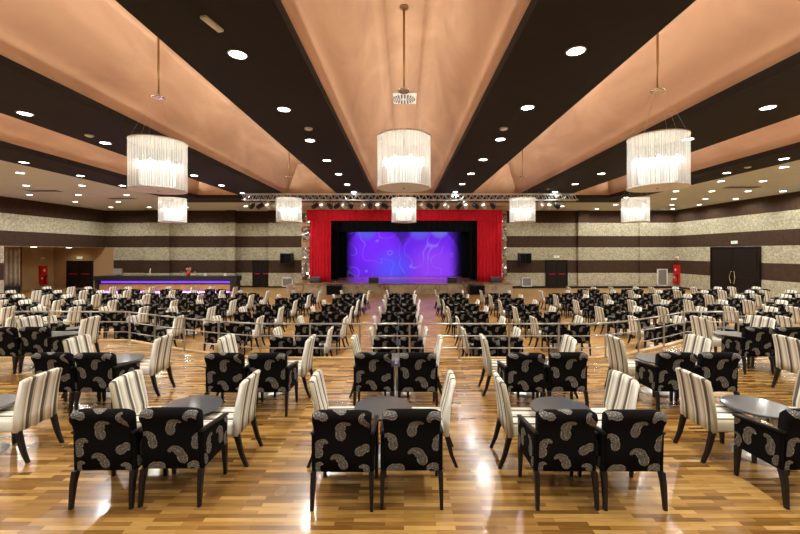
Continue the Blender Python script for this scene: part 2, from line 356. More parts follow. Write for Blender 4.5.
# ------------------------------------------------------------------ downlights
def make_downlight():
    t = thing('ceiling_downlight', 'x', 'downlight')
    bm = bmesh.new(); lathe(bm, [(.15, -.001), (.15, -.014), (.125, -.018), (.125, -.001)], 20); obj('trim_ring', bm, M['steel'], t)
    bm = bmesh.new(); lathe(bm, [(.124, -.004), (.124, -.014), (.06, -.02)], 20); obj('lamp', bm, M['lamp_glass'], t)
    return t
dl = make_downlight(); dl_used = False
SPOTD = None
def place_down(x, y, label, group, e=1.0, size=2.2):
    global dl_used
    if not dl_used: o = dl; dl_used = True; o.location = (x, y, ZC); o['label'] = label; o['group'] = group
    else: o = dup(dl, (x, y, ZC), 0, label, group)
    return o
spot_pos = []
for bi, (bx, y0, y1, st, nm) in enumerate([(-2.56, -1, 20, 2.25, 'dark beam left of the central vault'), (2.6, -1, 20, 2.25, 'dark beam right of the central vault'),
        (-8.33, -1, 21, 2.25, 'second dark beam left of centre'), (7.66, -1, 21, 2.25, 'second dark beam right of centre'),
        (-12.9, 8, 22, 2.25, 'outermost dark beam at left'), (12.4, 7, 22, 2.2, 'outermost dark beam at right')]):
    ys = {0: 5.85, 1: 5.75, 2: 6.1, 3: 5.75, 4: 12.9, 5: 12.4}[bi]
    yy = ys
    while yy - st > -5: yy -= st
    k = 0
    while yy < y1+.3:
        vis = abs(bx)/max(yy, .01)*380 < 410 and yy > 4
        spot_pos.append((bx, yy, 1.0))
        if vis:
            k += 1
            place_down(bx, yy, 'bright round downlight, %s from the near end, %s' % (ORD[k], nm), 'downlights of the dark beams')
        yy += st
for side, xs, ys in (('left', (-14.75, -17.3, -19.9), [1, 3.8, 6.6, 9.4, 12.2, 14.6, 17.4, 20.2, 23.0, 25.8]), ('right', (13.6, 15.4, 17.2, 18.95), [0, 2.7, 5.5, 8.2, 10.9, 13.6, 16.3, 19.0, 21.7, 24.4, 26.8])):
    for ci, x in enumerate(xs):
        k = 0
        for y in ys:
            if abs(x)/y*380 < 405 if y > 0 else False:
                k += 1
                place_down(x, y, 'small downlight, %s in %s line of the pale %s ceiling' % (ORD[k], ORD[ci+1], side), 'downlights of the pale side ceilings')
            if ci != 1 or side == 'right' and k % 2: spot_pos.append((x, y, .45))
for x in (-10.5, -8, -5.5, 5.5, 8, 10.5): 
    place_down(x, 25.2, 'small downlight on pale ceiling near the stage wall, %s %s of the stage' % ({5.5: 'closest', 8: 'second', 10.5: 'third'}[abs(x)], 'left' if x < 0 else 'right'), 'downlights near the stage wall'); spot_pos.append((x, 25.2, .5))
for x, y, e in spot_pos:
    spot((x, y, ZC-.03), DOWN_W*e*(.25 if abs(y-TRUSS_Y) < .4 and abs(x) < 8.6 else 1)*(1.0 if y < 9 else 1.35) * (1 if e == 1 else (1.6 if x < 0 else 1.05)), size=2.5 if e == 1 else 2.9)

# ------------------------------------------------------------------ chandeliers
def make_chandelier():
    t = thing('string_chandelier', 'x', 'chandelier')
    zb, zt_, R_ = 0.0, 1.02, .54
    bm = bmesh.new(); n = 96; uvl = bm.loops.layers.uv.new('UVMap')
    lo = [bm.verts.new((R_*math.cos(2*PI*i/n), R_*math.sin(2*PI*i/n), zb)) for i in range(n)]
    hi = [bm.verts.new((R_*math.cos(2*PI*i/n), R_*math.sin(2*PI*i/n), zt_)) for i in range(n)]
    for i in range(n):
        j = (i+1) % n; f = bm.faces.new((lo[i], lo[j], hi[j], hi[i])); f.smooth = True
        for lp, (u, v) in zip(f.loops, ((i/n, 0), ((i+1)/n, 0), ((i+1)/n, 1), (i/n, 1))): lp[uvl].uv = (u, v)
    me = bpy.data.meshes.new('string_shade'); bm.to_mesh(me); bm.free(); me.materials.append(M['shade'])
    o = bpy.data.objects.new('string_shade', me); COL.objects.link(o); o.parent = t
    for z in (zb, zt_):
        bm = bmesh.new(); lathe(bm, [(R_+.006, z-.012), (R_+.006, z+.012), (R_-.02, z+.012), (R_-.02, z-.012)], 48); 
        obj('rim', bm, M['white'], t)
    bm = bmesh.new()
    for k in range(6): tube(bm, (0, 0, zt_-.01), ((R_-.01)*math.cos(k*PI/3), (R_-.01)*math.sin(k*PI/3), zt_-.01), .006)
    lathe(bm, [(.06, zt_-.03), (.06, zt_)], 12); obj('top_frame', bm, M['steel'], t)
    bm = bmesh.new()          # loop of fine threads hanging on the inner ring
    for k in range(60):
        a_ = 2*PI*k/60; r_ = .42 + .035*math.sin(k*2.4); tube(bm, (r_*math.cos(a_), r_*math.sin(a_), .05), (r_*math.cos(a_), r_*math.sin(a_), .60+.03*math.sin(k*1.7)), .005, 4)
    obj('crystal_strands', bm, M['chrome'], t)
    bm = bmesh.new(); lathe(bm, [(.18, .05), (.33, .12), (.35, .40), (.35, .56), (.34, .56), (.34, .40), (.32, .13), (.17, .06)], 32); obj('added_glow_tube', bm, M['added_glow'], t, smooth=True)  # added glowing tube that brightens the lower part of the shade from within
    bm = bmesh.new(); lathe(bm, [(.02, -.02), (.07, .03), (.10, .05), (.02, .07)], 16); lathe(bm, [(.012, .05), (.012, 1.0)], 8); obj('finial', bm, M['black_metal'], t)
    for k in range(8):
        a_ = 2*PI*k/8+.2; bm = bmesh.new(); lathe(bm, [(.008, .46), (.03, .50), (.034, .53), (.02, .57), (.004, .59)], 8, (.40*math.cos(a_), .40*math.sin(a_)))
        obj('bulb', bm, M['bulb'], t)
    zp = 1.98                  # small plate where the thin wires meet
    bm = bmesh.new(); lathe(bm, [(.10, zp-.03), (.13, zp-.01), (.13, zp+.01), (.03, zp+.05)], 16); obj('suspension_plate', bm, M['chrome'], t)
    for k in range(6):
        a_ = k*PI/3+.5; bm = bmesh.new(); tube(bm, (.1*math.cos(a_), .1*math.sin(a_), zp), ((R_-.02)*math.cos(a_), (R_-.02)*math.sin(a_), zt_), .0022, 4); obj('wire', bm, M['steel'], t)
    bm = bmesh.new(); tube(bm, (0, 0, zp), (0, 0, ZT-EYE-1.31), .022); obj('rod', bm, M['brass'], t)
    bm = bmesh.new(); lathe(bm, [(.09, ZT-EYE-1.31-.03), (.09, ZT-EYE-1.31)], 16); obj('ceiling_rose', bm, M['brass'], t)
    return t
ch = make_chandelier()
ch_pos = []
first = True
for ry, rown in ((7.75, 'near'), (16.6, 'far')):
    for cx, cn in ((-10.1, 'outer left'), (-5.02, 'left'), (-.0, 'middle'), (5.17, 'right'), (10.1, 'outer right')):
        if ry < 10 and abs(cx) > 8: 
            ch_pos.append((cx, ry)); continue
        xx, yy = (-5.22, 8.08) if (cn == 'left' and ry < 10) else (cx, ry)
        lab = '%s white string drum chandelier, %s row, lit inside' % (cn, rown)
        if first: ch.location = (xx, yy, EYE+1.31); ch['label'] = lab; ch['group'] = 'string drum chandeliers'; first = False
        else: dup(ch, (xx, yy, EYE+1.31), random.random()*.4, lab, 'string drum chandeliers')
        ch_pos.append((xx, yy))
for x, y in ch_pos + [(-5, -1.2), (0, -1.2), (5.1, -1.2)]:
    l = bpy.data.lights.new('chandelier_glow', 'POINT'); l.energy = CHAN_W; l.color = WARM; l.shadow_soft_size = .22
    o = bpy.data.objects.new('chandelier_glow', l); COL.objects.link(o); o.location = (x, y, EYE+1.31+.45)

# vault vent, emergency light, ceiling grilles
t = thing('ceiling_vent', 'square pale perforated air vent at the top of the central vault', 'vent', (0, 12.3, ZT-.01))
part('frame', M['white'], t, -.42, .42, -.42, .42, -.03, 0)
bm = bmesh.new(); lathe(bm, [(.37, -.05), (.37, -.03), (.05, -.031)], 28); obj('round_grille', bm, M['white'], t)
bm = bmesh.new()
for i in range(5):
    for k in range(5+i*4): 
        a_ = 2*PI*k/(5+i*4); lathe(bm, [(.032 if i else .022, -.056), (.032 if i else .022, -.05)], 6, ((.08+.065*i)*math.cos(a_), (.08+.065*i)*math.sin(a_)))
obj('perforations', bm, M['black_metal'], t)
t = thing('emergency_light', 'small flat cream emergency light on the dark beam, upper left', 'emergency light', (-2.55, 5.05, ZC), -.24)
part('housing', M['white'], t, -.045, .045, -.17, .17, -.04, 0, r=.01); part('lens', M['white'], t, -.025, .025, -.12, .12, -.046, -.03)
for k, (x, y, ln_) in enumerate([(-17.9, 18.9, 'left'), (-16.0, 21.6, 'left'), (-14.8, 24.6, 'left'), (15.9, 17.9, 'right'), (16.6, 11.2, 'right')]):
    t = thing('ceiling_grille', 'dark slot air grille, %s on the pale %s ceiling' % (['nearest', 'middle', 'farthest', 'farther', 'nearer'][k], ln_), 'air grille', (x, y, ZC), 0, 'air grilles of the side ceilings')
    part('frame', M['grey'], t, -.75, .75, -.22, .22, -.02, 0); part('slats', M['black_metal'], t, -.7, .7, -.17, .17, -.03, -.01)
for k, (x, y) in enumerate([(-2.35, 9.35), (2.45, 9.35), (-8.2, 9.9), (12.3, 13.6)]):
    bm = bmesh.new(); lathe(bm, [(.10, -.001), (.10, -.03), (.06, -.05)], 16)
    tag(obj('smoke_detector', bm, M['white'], loc=(x, y, ZC)), 'white round smoke detector on %s' % ['dark beam left of central vault', 'dark beam right of central vault', 'second dark beam at left', 'outermost dark beam at right'][k], 'smoke detector', 'smoke detectors')

# ------------------------------------------------------------------ doors
def door(n, x0, x1, h, y, leafs=2, axis='x', bars=True, handles=False, z0=0):
    """double door; built facing -Y in its own frame then turned"""
    w = x1-x0; t = thing('door_%d' % n, '', 'door'); 
    for k in ('label', 'category'): del t[k]
    t['kind'] = 'structure'
    bm = bmesh.new(); box(bm, -w/2-.08, -w/2, -.08, .04, 0, h+.08); box(bm, w/2, w/2+.08, -.08, .04, 0, h+.08); box(bm, -w/2, w/2, -.08, .04, h, h+.08)
    obj('door_frame', bm, M['door'], t)
    for s in (-1, 1):
        bm = bmesh.new(); a_, b_ = (-w/2, -.01) if s < 0 else (.01, w/2)
        box(bm, a_, b_, -.04, .03, .02, h)
        for (p, q) in ((.12, h*.40), (h*.54, h-.14)):
            box(bm, a_+.13, b_-.13, -.055, -.03, p, q)
        lf = obj('door_leaf', bm, M['door'], t)
        if bars: part('push_bar', M['red_paint'], lf, a_+.12, b_-.12, -.12, -.09, 1.0, 1.05)
        if handles:
            bm = bmesh.new(); pts = [(s*.13 + s*.06*math.cos(a), -.10, h*.36+.42*math.sin(a)) for a in [(-1+.25*i)*1.2 for i in range(9)]]
            pts = [(s*(.10+.10*(1-abs(i-4)/4)), -.10-.03*(1-abs(i-4)/4), .75+.75*i/8) for i in range(9)]
            for p, q in zip(pts, pts[1:]): tube(bm, p, q, .022)
            obj('pull_handle', bm, M['chrome'], lf)
    if axis == 'x': t.location = ((x0+x1)/2, y, z0)
    else: t.location = (y, (x0+x1)/2, z0); t.rotation_euler = (0, 0, -PI/2)
    return t
door(1, -11.2, -9.97, 1.95, YB+.34)
door(2, 10.5, 11.95, 1.98, YB-.03)
door(3, -24.7, -22.95, 1.92, YB-.04)
door(4, 21.18, 24.42, 2.88, XR-.04, axis='y', bars=False, handles=True)
def exit_sign(x, y, z, rz, where):
    t = thing('exit_sign', 'small pale lit exit sign above %s' % where, 'exit sign', (x, y, z), rz, 'exit signs over the doors')
    part('housing', M['white'], t, -.2, .2, -.05, 0, -.09, .09); part('face', M['exit_glow'], t, -.18, .18, -.06, -.045, -.07, .07)
    cu = bpy.data.curves.new('lettering', 'FONT'); cu.body = 'EXIT'; cu.size = .13; cu.align_x = 'CENTER'; cu.align_y = 'CENTER'; cu.extrude = .003
    tmp = bpy.data.objects.new('tmp_text', cu); me = bpy.data.meshes.new_from_object(tmp); bpy.data.objects.remove(tmp)
    o = bpy.data.objects.new('lettering', me); COL.objects.link(o); o.parent = t; o.location = (0, -.064, 0); o.rotation_euler = (PI/2, 0, 0); me.materials.clear(); me.materials.append(M['exit_green'])
exit_sign(11.22, YB-.03, 2.3, 0, 'the dark door right of the stage')
exit_sign(-23.85, YB-.04, 2.22, 0, 'the black alcove door')
exit_sign(XR-.01, 22.8, 3.22, -PI/2, 'the large dark door in the right wall')

def fire_cabinet(x, y, z, rz, where):
    t = thing('fire_cabinet', 'red fire hose and extinguisher cabinet on %s' % where, 'fire cabinet', (x, y, z), rz, 'fire cabinets')
    part('housing', M['red_paint'], t, -.27, .27, -.14, 0, 0, 1.35, r=.01)
    d = part('upper_door', M['red_paint'], t, -.24, .24, -.16, -.14, .72, 1.31); part('white_square', M['white'], d, -.08, .08, -.165, -.16, .93, 1.09)
    d = part('lower_window', M['black_metal'], t, -.02, .23, -.15, -.13, .06, .66)
    bm = bmesh.new(); lathe(bm, [(.07, .1), (.075, .14), (.075, .42), (.03, .5), (.03, .56)], 14, (.10, -.21)); obj('extinguisher', bm, M['red_paint'], t); 
    part('label_plate', M['white'], t, -.22, -.1, -.15, -.14, .4, .5)
fire_cabinet(XR-.01, 27.55, .35, -PI/2, 'the right wall near the corner')
fire_cabinet(XL-3.8, 27.1, .32, PI/2, 'the beige alcove wall')
for (x, y, z, rz, w_) in ((XR-.01, 27.55, 2.2, -PI/2, 'right wall'), (XL-3.8, 27.1, 2.15, PI/2, 'alcove wall')):
    t = thing('alarm_sounder', 'small cream and red alarm above the fire cabinet on the %s' % w_, 'alarm', (x, y, z), rz)
    part('housing', M['white'], t, -.13, .13, -.06, 0, -.1, .12, r=.01); part('call_point', M['red_paint'], t, -.09, .09, -.075, -.06, -.08, .0)

# wall vents and grilles near stage
for (x0, x1, z0, z1, y, lab) in ((-8.95, -8.15, .10, .78, YB-.11, 'white framed square grey floor vent left of the stage'), (8.65, 9.4, .10, .78, YB-.05, 'white framed square grey floor vent right of the stage'), (18.55, 19.3, .15, 1.40, YB-.13, 'tall white framed grey grille in the right back corner')):
    t = thing('wall_vent', lab, 'vent', ((x0+x1)/2, y, z0)); w = (x1-x0)/2; h = z1-z0
    bm = bmesh.new()
    for b_ in ((-w, -w+.07, -.06, 0, 0, h), (w-.07, w, -.06, 0, 0, h), (-w, w, -.06, 0, 0, .07), (-w, w, -.06, 0, h-.07, h)): box(bm, *b_)
    obj('frame', bm, M['white'], t)
    bm = bmesh.new(); box(bm, -w+.06, w-.06, -.02, 0, .06, h-.06)
    for i in range(int(h/.06)): box(bm, -w+.06, w-.06, -.045, -.02, .08+i*.055, .10+i*.055) if .10+i*.055 < h-.08 else None
    obj('slats', bm, M['grey'], t)
# wall speakers in pairs
for (xc, sd) in ((-8.5, 'left'), (8.75, 'right')):
    for s in (-1, 1):
        t = thing('wall_speaker', 'black box loudspeaker on the banded wall %s of the stage, %s of its pair' % (sd, 'left' if s < 0 else 'right'), 'loudspeaker', (xc+s*.24, YB-.5, 1.77), -s*.22, 'wall loudspeakers beside the stage')
        part('cabinet', M['black_metal'], t, -.21, .21, -.22, .22, 0, .78, r=.02)
        part('grille', M['black_cloth'], t, -.18, .18, -.235, -.21, .05, .73); part('bracket', M['black_metal'], t, -.05, .05, .2, .42, .35, .45)

# alcove: curtain, low box, lamps
def curtain(bm, w, h, folds, depth, th=.02, top=None, z0=0, seed=1):
    rnd = random.Random(seed); n = folds*10; ph = [rnd.uniform(.7, 1.3) for _ in range(folds+1)]
    def yy(i, z): 
        u = i/n*folds; k = int(u); return depth*math.sin(2*PI*u)*ph[min(k, folds)]*(.55+.45*(1-(z-z0)/h)) + .3*depth*math.sin(5.1*u)
    rows = 8
    F = [[bm.verts.new((-w/2+w*i/n, yy(i, z0+h*j/rows), z0+h*j/rows)) for i in range(n+1)] for j in range(rows+1)]
    Bk = [[bm.verts.new((-w/2+w*i/n, yy(i, z0+h*j/rows)+th, z0+h*j/rows)) for i in range(n+1)] for j in range(rows+1)]
    def q(a, b, c, d):
        f = bm.faces.new((a, b, c, d)); f.smooth = True
    for j in range(rows):
        for i in range(n):
            q(F[j][i], F[j][i+1], F[j+1][i+1], F[j+1][i]); q(Bk[j][i+1], Bk[j][i], Bk[j+1][i], Bk[j+1][i+1])
        q(F[j][0], F[j+1][0], Bk[j+1][0], Bk[j][0]); q(F[j][n], Bk[j][n], Bk[j+1][n], F[j+1][n])
    for i in range(n): q(F[0][i+1], F[0][i], Bk[0][i], Bk[0][i+1]); q(F[rows][i], F[rows][i+1], Bk[rows][i+1], Bk[rows][i])
bm = bmesh.new(); curtain(bm, 1.2, 2.45, 6, .07, seed=3)
tag(obj('curtain', bm, M['stripe_curtain'], loc=(XL-3.3, 24.2, .45), rot=(0, 0, .9)), 'pale grey pleated curtain hanging in the left alcove', 'curtain')
bm = bmesh.new(); rbox(bm, -.6, .6, -.25, .25, 0, .45, .02)
tag(obj('low_cabinet', bm, M['black_metal'], loc=(XL-3.05, 23.95, 0), rot=(0, 0, .9)), 'low black box below the grey alcove curtain', 'cabinet')
for (x, y, w_) in ((-23.3, 23.9, 'nearer the camera'), (-23.9, 27.1, 'over the alcove door')):
    bm = bmesh.new(); lathe(bm, [(.15, 0), (.15, -.02), (.1, -.025)], 18)
    tag(obj('alcove_lamp', bm, M['alcove_lamp'], loc=(x, y, 2.955)), 'round ceiling lamp of the left alcove, %s' % w_, 'downlight', 'alcove lamps')
    spot((x, y, 2.92), 60, 2.6, .8, (1, .82, .5))

# ------------------------------------------------------------------ stage
SZ = .66
bm = bmesh.new(); box(bm, -6.85, 6.85, 24.0, 24.35, 0, SZ-.05); struct('wall_stage_front', bm, M['stone'])
bm = bmesh.new(); box(bm, -6.85, 6.85, 24.36, 32.2, 0, SZ-.05); box(bm, -6.9, 6.9, 23.95, 32.2, SZ-.05, SZ); struct('floor_stage', bm, M['stage_wood'])
bm = bmesh.new()
box(bm, -6.9, -6.2, 25.6, 25.8, SZ, 5.425); box(bm, 6.2, 6.9, 25.6, 25.8, SZ, 5.425); box(bm, -6.9, 6.9, 24.93, 25.8, 5.425, ZC)
box(bm, -6.9, -6.75, 25.8, YB+.4, 0, ZC); box(bm, 6.75, 6.9, 25.8, YB+.4, 0, ZC)
struct('wall_proscenium', bm, M['ochre'])
bm = bmesh.new(); box(bm, -7.1, -6.9, YB+.4, 32.4, 0, 6.2); box(bm, 6.9, 7.1, YB+.4, 32.4, 0, 6.2); box(bm, -7.1, 7.1, 32.2, 32.4, 0, 6.2); box(bm, -7.1, 7.1, YB+.5, 32.4, 6, 6.2)
struct('wall_stage_house', bm, M['black_cloth'])
for s, sd in ((-1, 'left'), (1, 'right')):
    bm = bmesh.new(); curtain(bm, 1.42 if s < 0 else 1.62, 4.3, 7, .055, seed=5+s)
    tag(obj('stage_curtain', bm, M['red_curtain'], loc=(s*5.55 if s < 0 else 5.68, 25.2, SZ+.01)), 'bright red pleated curtain hanging at the %s of the stage' % sd, 'curtain', 'red stage curtains')
    for k in range(2):
        bm = bmesh.new(); curtain(bm, 1.3, 4.2, 7, .05, seed=8+k)
        tag(obj('masking_curtain', bm, M['black_cloth'], loc=(s*(5.35-.3*k), 27.2+2*k, SZ+.01)), 'black masking curtain at %s behind the red one, %s' % (sd, ['front', 'rear'][k]), 'curtain', 'black masking curtains')
bm = bmesh.new(); curtain(bm, 12.9, .72, 46, .03, seed=12)
tag(obj('valance', bm, M['red_curtain'], loc=(0.05, 25.0, 4.70)), 'wide bright red pleated valance across the top of the stage', 'valance')
bm = bmesh.new(); curtain(bm, 11.6, .75, 30, .04, seed=13)
tag(obj('border_curtain', bm, M['black_cloth'], loc=(0, 26.8, 4.05)), 'black border curtain hanging behind the red valance', 'curtain')
bm = bmesh.new(); curtain(bm, 11.6, 1.4, 30, .04, seed=14)
tag(obj('rear_border_curtain', bm, M['black_cloth'], loc=(0, 30.4, 4.4)), 'black border curtain just above the purple screen', 'curtain')
t = thing('projection_screen', 'wide stage backdrop lit with swirling purple and blue light', 'screen', (-.1, 31.0, SZ))
part('surface', M['screen'], t, -4.75, 4.75, -.02, .02, 0.01, 4.1); part('top_batten', M['black_metal'], t, -4.8, 4.8, -.04, .04, 4.1, 4.18)
area('stage_wash', (0, 29.2, 4.6), (0, 0, 0), 7, 1.6, 110, (.8, .28, 1.0)).data.spread = 1.5
# crumpled metal wall sculptures
for s, sd in ((-1, 'left'), (1, 'right')):
    t = thing('wall_sculpture', 'column of crumpled silver metal reliefs beside the %s red curtain' % sd, 'wall sculpture', (s*6.55, 25.58, SZ), 0, 'metal reliefs beside the stage')
    for (z0, z1, sd_) in ((.15, 1.35, 1), (1.5, 2.3, 2), (2.7, 3.7, 3), (3.9, 4.6, 4)):
        rnd = random.Random(sd_*7+s); bm = bmesh.new(); nx, nz = 5, 8
        G = [[bm.verts.new((-.3+.6*i/nx+rnd.uniform(-.03, .03), -.05-rnd.uniform(0, .2), z0+(z1-z0)*j/nz+rnd.uniform(-.03, .03))) for i in range(nx+1)] for j in range(nz+1)]
        K = [[bm.verts.new((v.co.x, -.01, v.co.z)) for v in row] for row in G]
        for j in range(nz):
            for i in range(nx):
                bm.faces.new((G[j][i], G[j][i+1], G[j+1][i+1])); bm.faces.new((G[j][i], G[j+1][i+1], G[j+1][i])); bm.faces.new((K[j][i+1], K[j][i], K[j+1][i], K[j+1][i+1]))
            bm.faces.new((G[j][0], G[j+1][0], K[j+1][0], K[j][0])); bm.faces.new((G[j][nx], K[j][nx], K[j+1][nx], G[j+1][nx]))
        for i in range(nx): bm.faces.new((G[0][i+1], G[0][i], K[0][i], K[0][i+1])); bm.faces.new((G[nz][i], G[nz][i+1], K[nz][i+1], K[nz][i]))
        obj('metal_relief', bm, M['foil'], t)
    spot((s*6.5, 24.4, 5.3), 60, 1.0, .5, rot=(math.radians(20), 0, 0))
# stage monitors and subwoofers
for (x, y, lab) in ((-5.75, 24.7, 'at the foot of the left red curtain'), (-1.95, 24.5, 'left of the stage middle'), (3.1, 24.5, 'right of the stage middle'), (5.95, 24.7, 'at the foot of the right red curtain')):
    t = thing('stage_monitor', 'black wedge monitor on the stage edge, %s' % lab, 'loudspeaker', (x, y, SZ), 0, 'wedge monitors on the stage edge')
    bm = bmesh.new(); pr = [(-.18, 0), (.2, 0), (.2, .18), (-.02, .34), (-.18, .12)]
    loft(bm, [[(xx, p, z) for p, z in pr] for xx in (-.31, .31)]); obj('cabinet', bm, M['black_metal'], t)
    bm = bmesh.new(); loft(bm, [[(xx, .01, .335), (xx, .19, .20), (xx, .205, .215), (xx, .02, .35)] for xx in (-.28, .28)]); obj('grille', bm, M['grey'], t)
for (x, sd) in ((-4.3, 'left'), (4.5, 'right')):
    t = thing('subwoofer', 'black floor loudspeaker box before the %s of the stage front' % sd, 'loudspeaker', (x, 23.65, 0), 0, 'floor loudspeakers before the stage')
    part('cabinet', M['black_metal'], t, -.48, .48, -.28, .28, 0, .58, r=.02); part('grille', M['black_cloth'], t, -.44, .44, -.295, -.27, .04, .54); part('badge', M['red_paint'], t, .33, .37, -.305, -.29, .22, .26)
t = thing('stage_steps', 'small grey steps at the left end of the stage front', 'steps', (-7.3, 24.9, 0))
for k in range(3): part('step', M['stone'], t, -.4+.0, .35, -.45+.3*k, .45, .17*k, .17*(k+1))

# ------------------------------------------------------------------ truss and stage spotlights
TY, TZ = 19.2, EYE+2.62
t = thing('lighting_truss', 'long silver box truss hanging below the ceiling before the stage', 'truss', (0.3, TY, TZ))
hw = 8.45
for dy in (-.15, .15):
    for dz in (0, .3):
        bm = bmesh.new(); tube(bm, (-hw, dy, dz), (hw, dy, dz), .028); obj('chord', bm, M['alu'], t)
bm = bmesh.new(); k = 0; x = -hw
while x < hw-.1:
    a_, b_ = (0, .3) if k % 2 else (.3, 0)
    for dy in (-.15, .15): tube(bm, (x, dy, a_), (x+.17, dy, b_), .014, 5)
    tube(bm, (x, -.15, a_), (x+.17, .15, a_), .012, 5); x += .17; k += 1
obj('bracing', bm, M['alu'], t)
for xx in (-6.5, -2.2, 2.2, 6.5): bm = bmesh.new(); tube(bm, (xx, 0, .3), (xx, 0, ZC-TZ-.005), .01); obj('suspension_cable', bm, M['steel'], t)
def make_par():
    t = thing('stage_spotlight', 'x', 'spotlight')
    bm = bmesh.new(); tube(bm, (0, 0, 0), (0, 0, -.10), .02); tube(bm, (-.14, 0, -.10), (.14, 0, -.10), .012); tube(bm, (-.14, 0, -.10), (-.14, 0, -.30), .012); tube(bm, (.14, 0, -.10), (.14, 0, -.30), .012)
    obj('yoke', bm, M['black_metal'], t)
    bm = bmesh.new(); lathe(bm, [(.05, -.20), (.10, -.16), (.115, .0), (.115, .17), (.10, .17), (.10, .02), (.05, 0)], 16)
    o = obj('can', bm, M['black_metal'], t, (0, 0, -.30), (math.radians(-60), 0, 0))
    bm = bmesh.new(); lathe(bm, [(.099, .03), (.099, .05), (.03, .06)], 16); obj('lens', bm, M['chrome'], t, (0, 0, -.30), (math.radians(-60), 0, 0))
    return t
par = make_par(); par2 = make_par()
for c in par2.children:
    if c.name.startswith('lens'): c.data.materials[0] = M['par_glow']
    if c.name.startswith('can'): c.data.materials[0] = M['alu']
    if c.name.startswith('yoke'): c.data.materials[0] = M['alu']
pxs = [252, 260, 268, 276, 315, 322, 330, 337, 344, 351, 363, 370, 378, 385, 423, 430, 437, 446, 459, 466, 476, 484, 493, 541, 549, 557]
lit = {268, 276, 322, 344, 363, 378, 423, 446, 466, 484, 541, 549}
u1 = u2 = False
for i, px in enumerate(pxs):
    x = (px-404)/380*(TY-.15); src = par2 if px in lit else par
    grp = 'left' if px < 300 else ('left middle' if px < 400 else ('right middle' if px < 520 else 'right'))
    n_in = len([p for p in pxs[:i] if (p < 300) == (px < 300) and (p < 400) == (px < 400) and (p < 520) == (px < 520)])+1
    lab = '%s spotlight on the truss, %s of its %s cluster from left' % ('silver lit' if src is par2 else 'black', ORD[n_in], grp)
    used = u2 if src is par2 else u1
    if not used:
        o = src; o.location = (x, TY-.15, TZ-.02); o['label'] = lab; o['group'] = 'spotlights on the truss'
        if src is par2: u2 = True
        else: u1 = True
    else: o = dup(src, (x, TY-.15, TZ-.02), 0, lab, 'spotlights on the truss')
    o.rotation_euler = (0, 0, random.uniform(-.9, .9) + (PI if px in lit else 0))

for x, tx in ((-6.6, -5.6), (-3.2, -3.5), (-1.2, 0), (2.3, 2.5), (5.0, 5.7)):
    d_ = Vector((tx, 25.2, 3.0)) - Vector((x, TY+.6, TZ-.9)); 
    o = spot((x, TY+.6, TZ-.9), 420, 1.2, .8, (1, .95, .9)); o.rotation_euler = d_.to_track_quat('-Z', 'Y').to_euler(); o.name = 'stage_spotlight_beam'
# ------------------------------------------------------------------ bar
BX0, BX1, BY = -20.8, -11.5, 25.7
t = thing('bar_counter', 'long black topped bar with glowing purple strips along its front', 'bar counter', (0, BY, 0))
part('countertop', M['black_metal'], t, BX0, BX1+.3, -.25, .55, .72, 1.02, r=.01)
part('front_panel', M['nosing'], t, BX0+.2, BX1-.25, -.02, .06, .08, .45)
part('upper_recess', M['black_metal'], t, BX0+.2, BX1-.25, .10, .16, .44, .72)
part('end_pier', M['black_metal'], t, BX1-.2, BX1+.2, -.15, .5, 0, .72); part('end_pier', M['black_metal'], t, BX0, BX0+.18, -.15, .5, 0, .72)
part('plinth', M['black_metal'], t, BX0+.2, BX1-.25, .02, .1, 0, .08)
part('rear_shelf', M['black_metal'], t, BX0+.2, BX1-.25, .3, .5, .1, .7)
o = part('upper_light_strip', M['purple_led'], t, BX0+.25, BX1-.3, .07, .10, .53, .66); o = part('lower_light_strip', M['purple_led'], t, BX0+.25, BX1-.3, -.03, .02, .01, .05)
area('bar_glow', ((BX0+BX1)/2, BY-.10, .12), (-1.15, 0, 0), BX1-BX0-.6, .04, 130, (.45, .16, 1))
area('bar_glow', ((BX0+BX1)/2, BY+.03, .70), (.3, 0, 0), BX1-BX0-.6, .04, 10, (.3, .1, 1))
def bar_x(px): return (px-404)/380*BY
t = thing('bar_monitor', 'silver grey till monitor at the left of the bar top', 'till', (bar_x(117), BY+.1, 1.02))
part('screen', M['steel'], t, -.3, .3, -.08, .05, .06, .5, r=.02); part('display', M['grey'], t, -.26, .26, -.09, -.07, .1, .46); part('stand', M['black_metal'], t, -.1, .1, -.05, .08, 0, .08)
t = thing('beer_tap', 'small white bar tap standing on the bar top', 'tap', (bar_x(149), BY+.1, 1.02))
bm = bmesh.new(); tube(bm, (0, 0, 0), (0, 0, .38), .03); tube(bm, (0, 0, .36), (.10, -.1, .38), .025); obj('column', bm, M['white'], t); bm = bmesh.new(); tube(bm, (0, 0, .38), (.04, 0, .5), .02); obj('handle', bm, M['white'], t)
t = thing('ice_bucket', 'red bucket with flowers on the bar top', 'bucket', (bar_x(188), BY+.05, 1.02))
bm = bmesh.new(); lathe(bm, [(.09, 0), (.15, .26), (.13, .26), (.08, .03)], 16); obj('bucket', bm, M['red_paint'], t)
bm = bmesh.new()
for k in range(9):
    a_ = k*2.4; p = Vector((.13*math.cos(a_), .13*math.sin(a_), .4+.05*(k % 3))); tube(bm, (0, 0, .1), p, .008, 4)
    lathe(bm, [(.01, p.z-.02), (.055, p.z+.02), (.02, p.z+.06)], 7, (p.x, p.y))
obj('flowers', bm, mat('flower_pink', (.6, .25, .2), .6), t)
